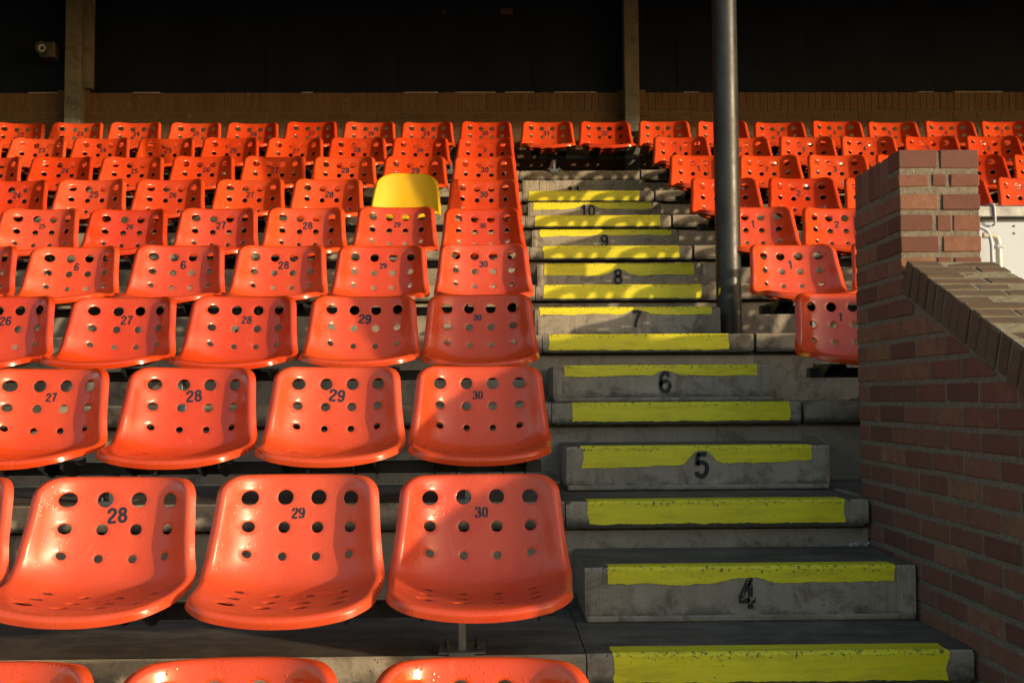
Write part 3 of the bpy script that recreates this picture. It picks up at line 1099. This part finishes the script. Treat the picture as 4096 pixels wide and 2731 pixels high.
# coping: bricks on edge across the wall, following the slope
ang = math.atan(SL)
sdir = Vector((0, math.cos(ang), math.sin(ang))); ndir = Vector((0, -math.sin(ang), math.cos(ang)))
top0 = Vector((0, YF - .004, zc(YF - .004)))
nb = int((YF - YN) / math.cos(ang) / .0598)
link('coping_mortar', prism_yz('coping_mortar', [(p.y, p.z) for p in (top0 + ndir * .004, top0 + ndir * .1003, top0 - sdir * nb * .0598 + ndir * .1003, top0 - sdir * nb * .0598 + ndir * .004)], XW + .006, XR_ + .014), M['cmortar'], wall)
for k in range(nb):
    c = top0 - sdir * (.0275 + k * .0598) + ndir * (.0500 + rng.normal(0, .0012))
    f = (.40 if k % 2 == 0 else .63) + rng.normal(0, .02)
    x0, x1 = XW - .001, XR_ + .022
    xm = x0 + (x1 - x0) * f
    for a, b in ((x0, xm - .006), (xm + .006, x1)):
        ln = round((b - a) / .004) * .004
        brick(wall, ((a + b) / 2, c.y, c.z), (ln, .0495, .104), M['cbrick'], 'coping_brick', (ang + rng.normal(0, .02), rng.normal(0, .008), rng.normal(0, .012)), .0015)

# ------------------------------------------------------------------ roof pole
pl = thing('roof_pole', 'thick grey round steel pole rising from the aisle beside step 7', 'pole', (1.331, 2.94, .985))
def tube(rad, z0, z1, seg=48):
    bm = bmesh.new()
    bm_cyl(bm, (0, 0, (z0 + z1) / 2), (0, 0, 1), rad, z1 - z0, seg)
    return fin(bm, 'tube', True)
link('pole_shaft', tube(.068, .001, 3.43), M['pole'], pl)
bm = bmesh.new()
bm_cyl(bm, (0, 0, 1.66), (0, 0, 1), .0695, .008, 48)
link('weld_seam', fin(bm, 'weld_seam', True), M['pole'], pl)
bm = bmesh.new()                                   # dab of yellow paint left on the shaft
vv = []
for a in range(6):
    for b in range(7):
        th = math.radians(205 + a * 3.2 * (1 - abs(b - 3) * .12))
        vv.append((.0686 * math.cos(th), .0686 * math.sin(th), .235 + b * .006 + .003 * a))
ff = [(a * 7 + b, (a + 1) * 7 + b, (a + 1) * 7 + b + 1, a * 7 + b + 1) for a in range(5) for b in range(6)]
bm.free()
link('paint_dab', mesh_from('paint_dab', vv, ff), M['yellow'], pl)

# ------------------------------------------------------------------ back wall, columns, cladding
YB = 6.75
bw = thing('back_brick_wall', 'low brown brick wall with upright top course behind the topmost seats', 'brick wall', (0, YB, 0))
link('mortar', box_me('mortar', XL, XR, .005, .22, 2.0, 3.438), M['bmortar'], bw)
SP = .0637
n_s = 0
x = -4.62
while x < 5.2:
    hh = .168 + rng.normal(0, .0015)
    brick(bw, (x, .05, 3.272 + hh / 2), (.0515, .10, round(hh, 3)), M['dbrick'], 'soldier_brick', (0, rng.normal(0, .008), 0))
    x += SP + rng.normal(0, .0008)
for c_ in range(3):
    zz = 3.262 - .036 - c_ * .072
    x = -4.6 + (.11 if c_ % 2 else 0)
    while x < 5.2:
        brick(bw, (x, .05, zz), (.205, .10, .057), M['dbrick'])
        x += .2187
bm = bmesh.new()
for c_ in range(3, 16):
    zz = 3.262 - .036 - c_ * .072
    if zz < 2.3: break
    x = -4.6 + (.11 if c_ % 2 else 0)
    while x < 5.2:
        bm_box(bm, x - .1025, x + .1025, 0, .10, zz - .0285, zz + .0285, .003)
        x += .2187
for xa, xb in ((-8.4, -4.66), (5.24, 8.6)):
    x = xa
    while x < xb:
        bm_box(bm, x - .0257, x + .0257, 0, .10, 3.272, 3.440, .002)
        x += SP
    for c_ in range(0, 13):
        zz = 3.262 - .036 - c_ * .072
        x = xa + (.11 if c_ % 2 else 0)
        while x < xb - .1:
            bm_box(bm, x - .1025, x + .1025, 0, .10, zz - .0285, zz + .0285, .003)
            x += .2187
lo = link('lower_courses', fin(bm, 'lower_courses'), M['dbrick'], bw)
lo['kind'] = 'stuff'
# mortar on top of the upright course, its lit look put into the colour
bm = bmesh.new()
x = -4.6
while x < 5.1:
    ln = random.uniform(.08, .5)
    if random.random() < .55:
        xs = np.arange(x, x + ln, .02)
        for xa in xs[:-1]:
            bm_box(bm, xa, xa + .0205, -.003 - .003 * random.random(), .03, 3.4395, 3.4445 + .002 * random.random())
    x += ln + random.uniform(.02, .2)
o = link('lit_mortar_line', fin(bm, 'lit_mortar_line'), m_plain('pale_mortar', (.42, .40, .36), .9, 0, .3, 40, .2), bw)

cl = thing('wall_cladding', 'tall black board cladding above the low brown brick wall', 'cladding', (0, YB + .06, 3.45))
edges = [-9.8, -7.4, -5.6, -4.40, -3.20, -1.995, -.79, .414, 1.747, 2.939, 4.124, 5.33, 6.5, 8.9]
for a, b in zip(edges[:-1], edges[1:]):
    link('board', box_me('board', a + .0012, b - .0012, rng.normal(0, .0015), .05, .0025, 0.966, .001), M['clad'], cl)
link('board_backing', box_me('board_backing', XL, XR, .06, .16, -.01, 0.966), M['roof'], cl)

def column(x0, x1, rib, label):
    t = thing('concrete_column', label, 'column', ((x0 + x1) / 2, 6.60, 2.62))
    hw = (x1 - x0) / 2
    bm = bmesh.new()
    bm_box(bm, -hw, hw, 0, .13, .006, 1.797, .006)
    link('shaft', fin(bm, 'shaft'), M['column'], t)
    if rib:
        link('rib', box_me('rib', hw + .001, hw + .080, .06, .13, .84, 1.797, .004), M['column'], t)
    return t
column(-3.733, -3.594, True, 'grey concrete column with a side rib near the wall camera')
column(1.241, 1.373, False, 'plain grey concrete column behind seat 32 of the topmost row')
def pilaster(x0, x1, label):
    t = thing('brick_pilaster', label, 'pilaster', ((x0 + x1) / 2, 6.735, 2.62))
    hw = (x1 - x0) / 2
    link('mortar', box_me('mortar', -hw + .004, hw - .004, .006, .02, 0.004, .84), M['bmortar'], t)
    zz = .838
    n = 0
    while zz > .1:
        h_ = .168 if n == 0 else .057
        for s in (-1, 1):
            wd = hw - .004
            brick(t, (s * hw / 2, -.0 + .004, zz - h_ / 2), (wd, .030, h_), M['dbrick'], 'brick')
        zz -= h_ + .015
        n += 1
pilaster(-3.838, -3.560, 'narrow brick pilaster behind the column with the side rib')
pilaster(1.200, 1.448, 'narrow brick pilaster behind the plain concrete column')

# wall camera
cm = thing('wall_camera', 'small round-lensed grey camera box on the black wall', 'camera', (-3.905, 6.805, 3.795))
bm = bmesh.new(); bm_box(bm, -.062, .075, -.19, 0, -.07, .07, .016, 3)
link('housing', fin(bm, 'housing', True), M['grey'], cm)
def ring(r0, r1, y0, y1, name, mat, c=(-.022, 0, .002)):
    bm = bmesh.new()
    n = 32
    L_ = []
    for (r, y) in ((r0, y0), (r1, y0), (r1, y1), (r0, y1)):
        L_.append([bm.verts.new((c[0] + r * math.cos(2 * math.pi * k / n), y, c[2] + r * math.sin(2 * math.pi * k / n))) for k in range(n)])
    for a in range(4):
        for k in range(n):
            bm.faces.new((L_[a][k], L_[a][(k + 1) % n], L_[(a + 1) % 4][(k + 1) % n], L_[(a + 1) % 4][k]))
    return link(name, fin(bm, name, True), mat, cm)
ring(.044, .056, -.235, -.188, 'hood', M['grey'])
ring(.020, .034, -.222, -.188, 'lens_ring', M['tie'])
bm = bmesh.new(); bm_cyl(bm, (-.022, -.200, .002), (0, 1, 0), .0195, .02, 24)
link('lens', fin(bm, 'lens'), M['dark'], cm)
bm = bmesh.new(); bm_cyl(bm, (-.022, -.196, .002), (0, 1, 0), .044, .014, 32)
link('bezel', fin(bm, 'bezel'), M['dark'], cm)

# two little plates near the roof
M['plate'] = m_plain('red_brown_plate', (.20, .06, .035), .5, 0, .2, 20, 0)
sg = thing('small_sign', 'small dim framed sign with lettering high on the black wall', 'sign', (.194, 6.80, 4.205))
link('plate', box_me('plate', -.048, .048, -.008, 0, -.020, .020, .001), M['dark'], sg)
for (a, b, c_, d_) in ((-.052, .052, -.026, -.0205), (-.052, .052, .0205, .024), (-.052, -.0485, -.0203, .0203), (.0485, .052, -.0203, .0203)):
    link('frame_strip', box_me('frame_strip', a, b, -.014, -.001, c_, d_), M['plate'], sg)
fc = bpy.data.curves.new('lettering', 'FONT'); fc.body = 'Heiwert'; fc.size = .027; fc.align_x = 'CENTER'; fc.align_y = 'CENTER'
fo = bpy.data.objects.new('tmp', fc); COL.objects.link(fo)
fm = bpy.data.meshes.new_from_object(fo.evaluated_get(bpy.context.evaluated_depsgraph_get()))
bpy.data.objects.remove(fo)
fm.name = 'lettering'
link('lettering', fm, M['plate'], sg, (0, -.0092, 0), (math.radians(90), 0, 0))
s2 = thing('small_plate', 'tiny dim metal plate high on the black wall', 'plate', (-.378, 6.80, 4.205))
link('plate', box_me('plate', -.018, .018, -.010, 0, -.022, .022, .001), M['dark'], s2)
link('plate_edge', box_me('plate_edge', -.017, .017, -.016, -.011, -.022, -.014, .001), M['plate'], s2)

# ------------------------------------------------------------------ white hoarding behind the pier
hd = thing('white_hoarding', 'white board hung under a grey metal rail beyond the brick pier', 'hoarding', (1.60, .75, -.6))
link('board', box_me('board', 0.0, 8.0, .006, .030, .02, 1.869, .002), M['white'], hd)
link('top_rail', box_me('top_rail', 0.0, 8.0, -.012, .034, 1.882, 1.923, .004), M['galv'], hd)
link('gap_shade_strip', box_me('gap_shade_strip', 0.0, 8.0, .010, .026, 1.8695, 1.8815), M['dark'], hd)  # added dark strip standing in for the shade in the open gap
for xx in (.02, 2.5, 5.0, 7.6):
    link('hoarding_post', box_me('hoarding_post', xx, xx + .04, .034, .075, .0, 1.92, .002), M['galv'], hd)
bm = bmesh.new(); bm_cyl(bm, (0, 0, 0), (0, 1, 0), .004, .006, 12)
rv = fin(bm, 'rivet'); rv.materials.append(M['white'])
for xx, zz in ((.235, 1.83), (.235, 1.855), (.9, 1.82), (1.6, 1.83)):
    link('rivet', rv, None, hd, (xx, .004, zz))
def bent_tube(name, pts, r, mat, parent, seg=10, loc=(0, 0, 0)):
    P = [Vector(p) for p in catmull(pts, 6)] if len(pts) > 2 else [Vector(p) for p in pts]
    bm = bmesh.new()
    rings = []
    for k, p in enumerate(P):
        t_ = (P[min(k + 1, len(P) - 1)] - P[max(k - 1, 0)]).normalized()
        a = t_.cross(Vector((.3, 1, .2))).normalized(); b = t_.cross(a)
        rings.append([bm.verts.new(p + (a * math.cos(2 * math.pi * j / seg) + b * math.sin(2 * math.pi * j / seg)) * r) for j in range(seg)])
    for q in range(len(rings) - 1):
        for j in range(seg):
            bm.faces.new((rings[q][j], rings[q][(j + 1) % seg], rings[q + 1][(j + 1) % seg], rings[q + 1][j]))
    bm.faces.new(rings[0][::-1]); bm.faces.new(rings[-1])
    return link(name, fin(bm, name, True), mat, parent, loc)
bent_tube('cable_tie', [(.148, .02, 1.9275), (.150, -.008, 1.9275), (.1535, -.0165, 1.920), (.156, -.0165, 1.885), (.1565, -.014, 1.862), (.154, .000, 1.855)], .0040, M['tie'], hd)
pp = thing('white_pipe_hook', 'cream white bent pipe against the white board beside the pier', 'pipe', (1.60, .75, -.6))
bent_tube('pipe', [(.10, -.045, 1.815), (.138, -.045, 1.812), (.150, -.045, 1.792), (.152, -.045, 1.74), (.152, -.045, 1.60)], .0105, M['cream'], pp, 16)
bent_tube('pipe_band', [(.085, -.050, 1.845), (.112, -.050, 1.828), (.124, -.050, 1.795), (.126, -.050, 1.74), (.126, -.050, 1.60)], .0065, M['white'], pp, 12)
link('pipe_collar', box_me('pipe_collar', .137, .167, -.060, -.030, 1.770, 1.782, .004), M['tie'], pp)
link('pipe_stay', box_me('pipe_stay', .132, .150, -.034, .0055, 1.612, 1.632, .002), M['tie'], pp)

# ------------------------------------------------------------------ litter
pe = thing('orange_peel', 'scrap of orange peel with pale pith lying beside step 5', 'peel', (1.372, 1.49, R + .004), None, (0, 0, .25))
def curl(name, mat, w_, l_, c_, tw):
    vs_, fs_ = [], []
    for a in range(9):
        for b in range(5):
            t_ = a / 8 - .5; s_ = b / 4 - .5
            wd = w_ * (1 - (2 * abs(t_)) ** 2.2 * .75)
            vs_.append((t_ * l_ + c_[0], s_ * wd * .8 + c_[1], c_[2] + .028 * (1 - (2 * t_) ** 2) - .02 * (2 * s_) ** 2 + .006 * math.sin(5 * t_ + tw) + .014))
    for a in range(8):
        for b in range(4):
            k = a * 5 + b
            fs_.append((k, k + 5, k + 6, k + 1))
    me = mesh_from(name, vs_, fs_, True)
    o = link(name, me, mat, pe)
    so = o.modifiers.new('thick', 'SOLIDIFY'); so.thickness = .003
    return o
curl('peel_piece', M['peel'], .042, .050, (-.022, 0, 0), 0)
curl('peel_piece', M['peel'], .040, .052, (.024, .004, 0), 1.2)
curl('pith', M['pith'], .050, .016, (0, -.012, -.004), .5)
pa = thing('paper_scrap', 'torn scrap of white paper lying on the tread behind step 4', 'paper', (1.275, .775, R / 2 + .004), None, (0, 0, .1))
def scrap(c_, l_, h_, seed):
    r = np.random.default_rng(seed)
    vs_, fs_ = [], []
    for a in range(6):
        for b in range(4):
            vs_.append((c_[0] + (a / 5 - .5) * l_ + r.normal(0, .002), c_[1] - .012 * b / 3 + r.normal(0, .003), .001 + h_ * (b / 3) * (.65 + .35 * r.random())))
    for a in range(5):
        for b in range(3):
            k = a * 4 + b
            if r.random() < .14: continue
            fs_.append((k, k + 4, k + 5, k + 1))
    o = link('paper_piece', mesh_from('paper_piece', vs_, fs_), M['paper'], pa)
    so = o.modifiers.new('thick', 'SOLIDIFY'); so.thickness = .0006
scrap((-.016, 0), .034, .017, 3)
scrap((.026, 0), .018, .017, 5)
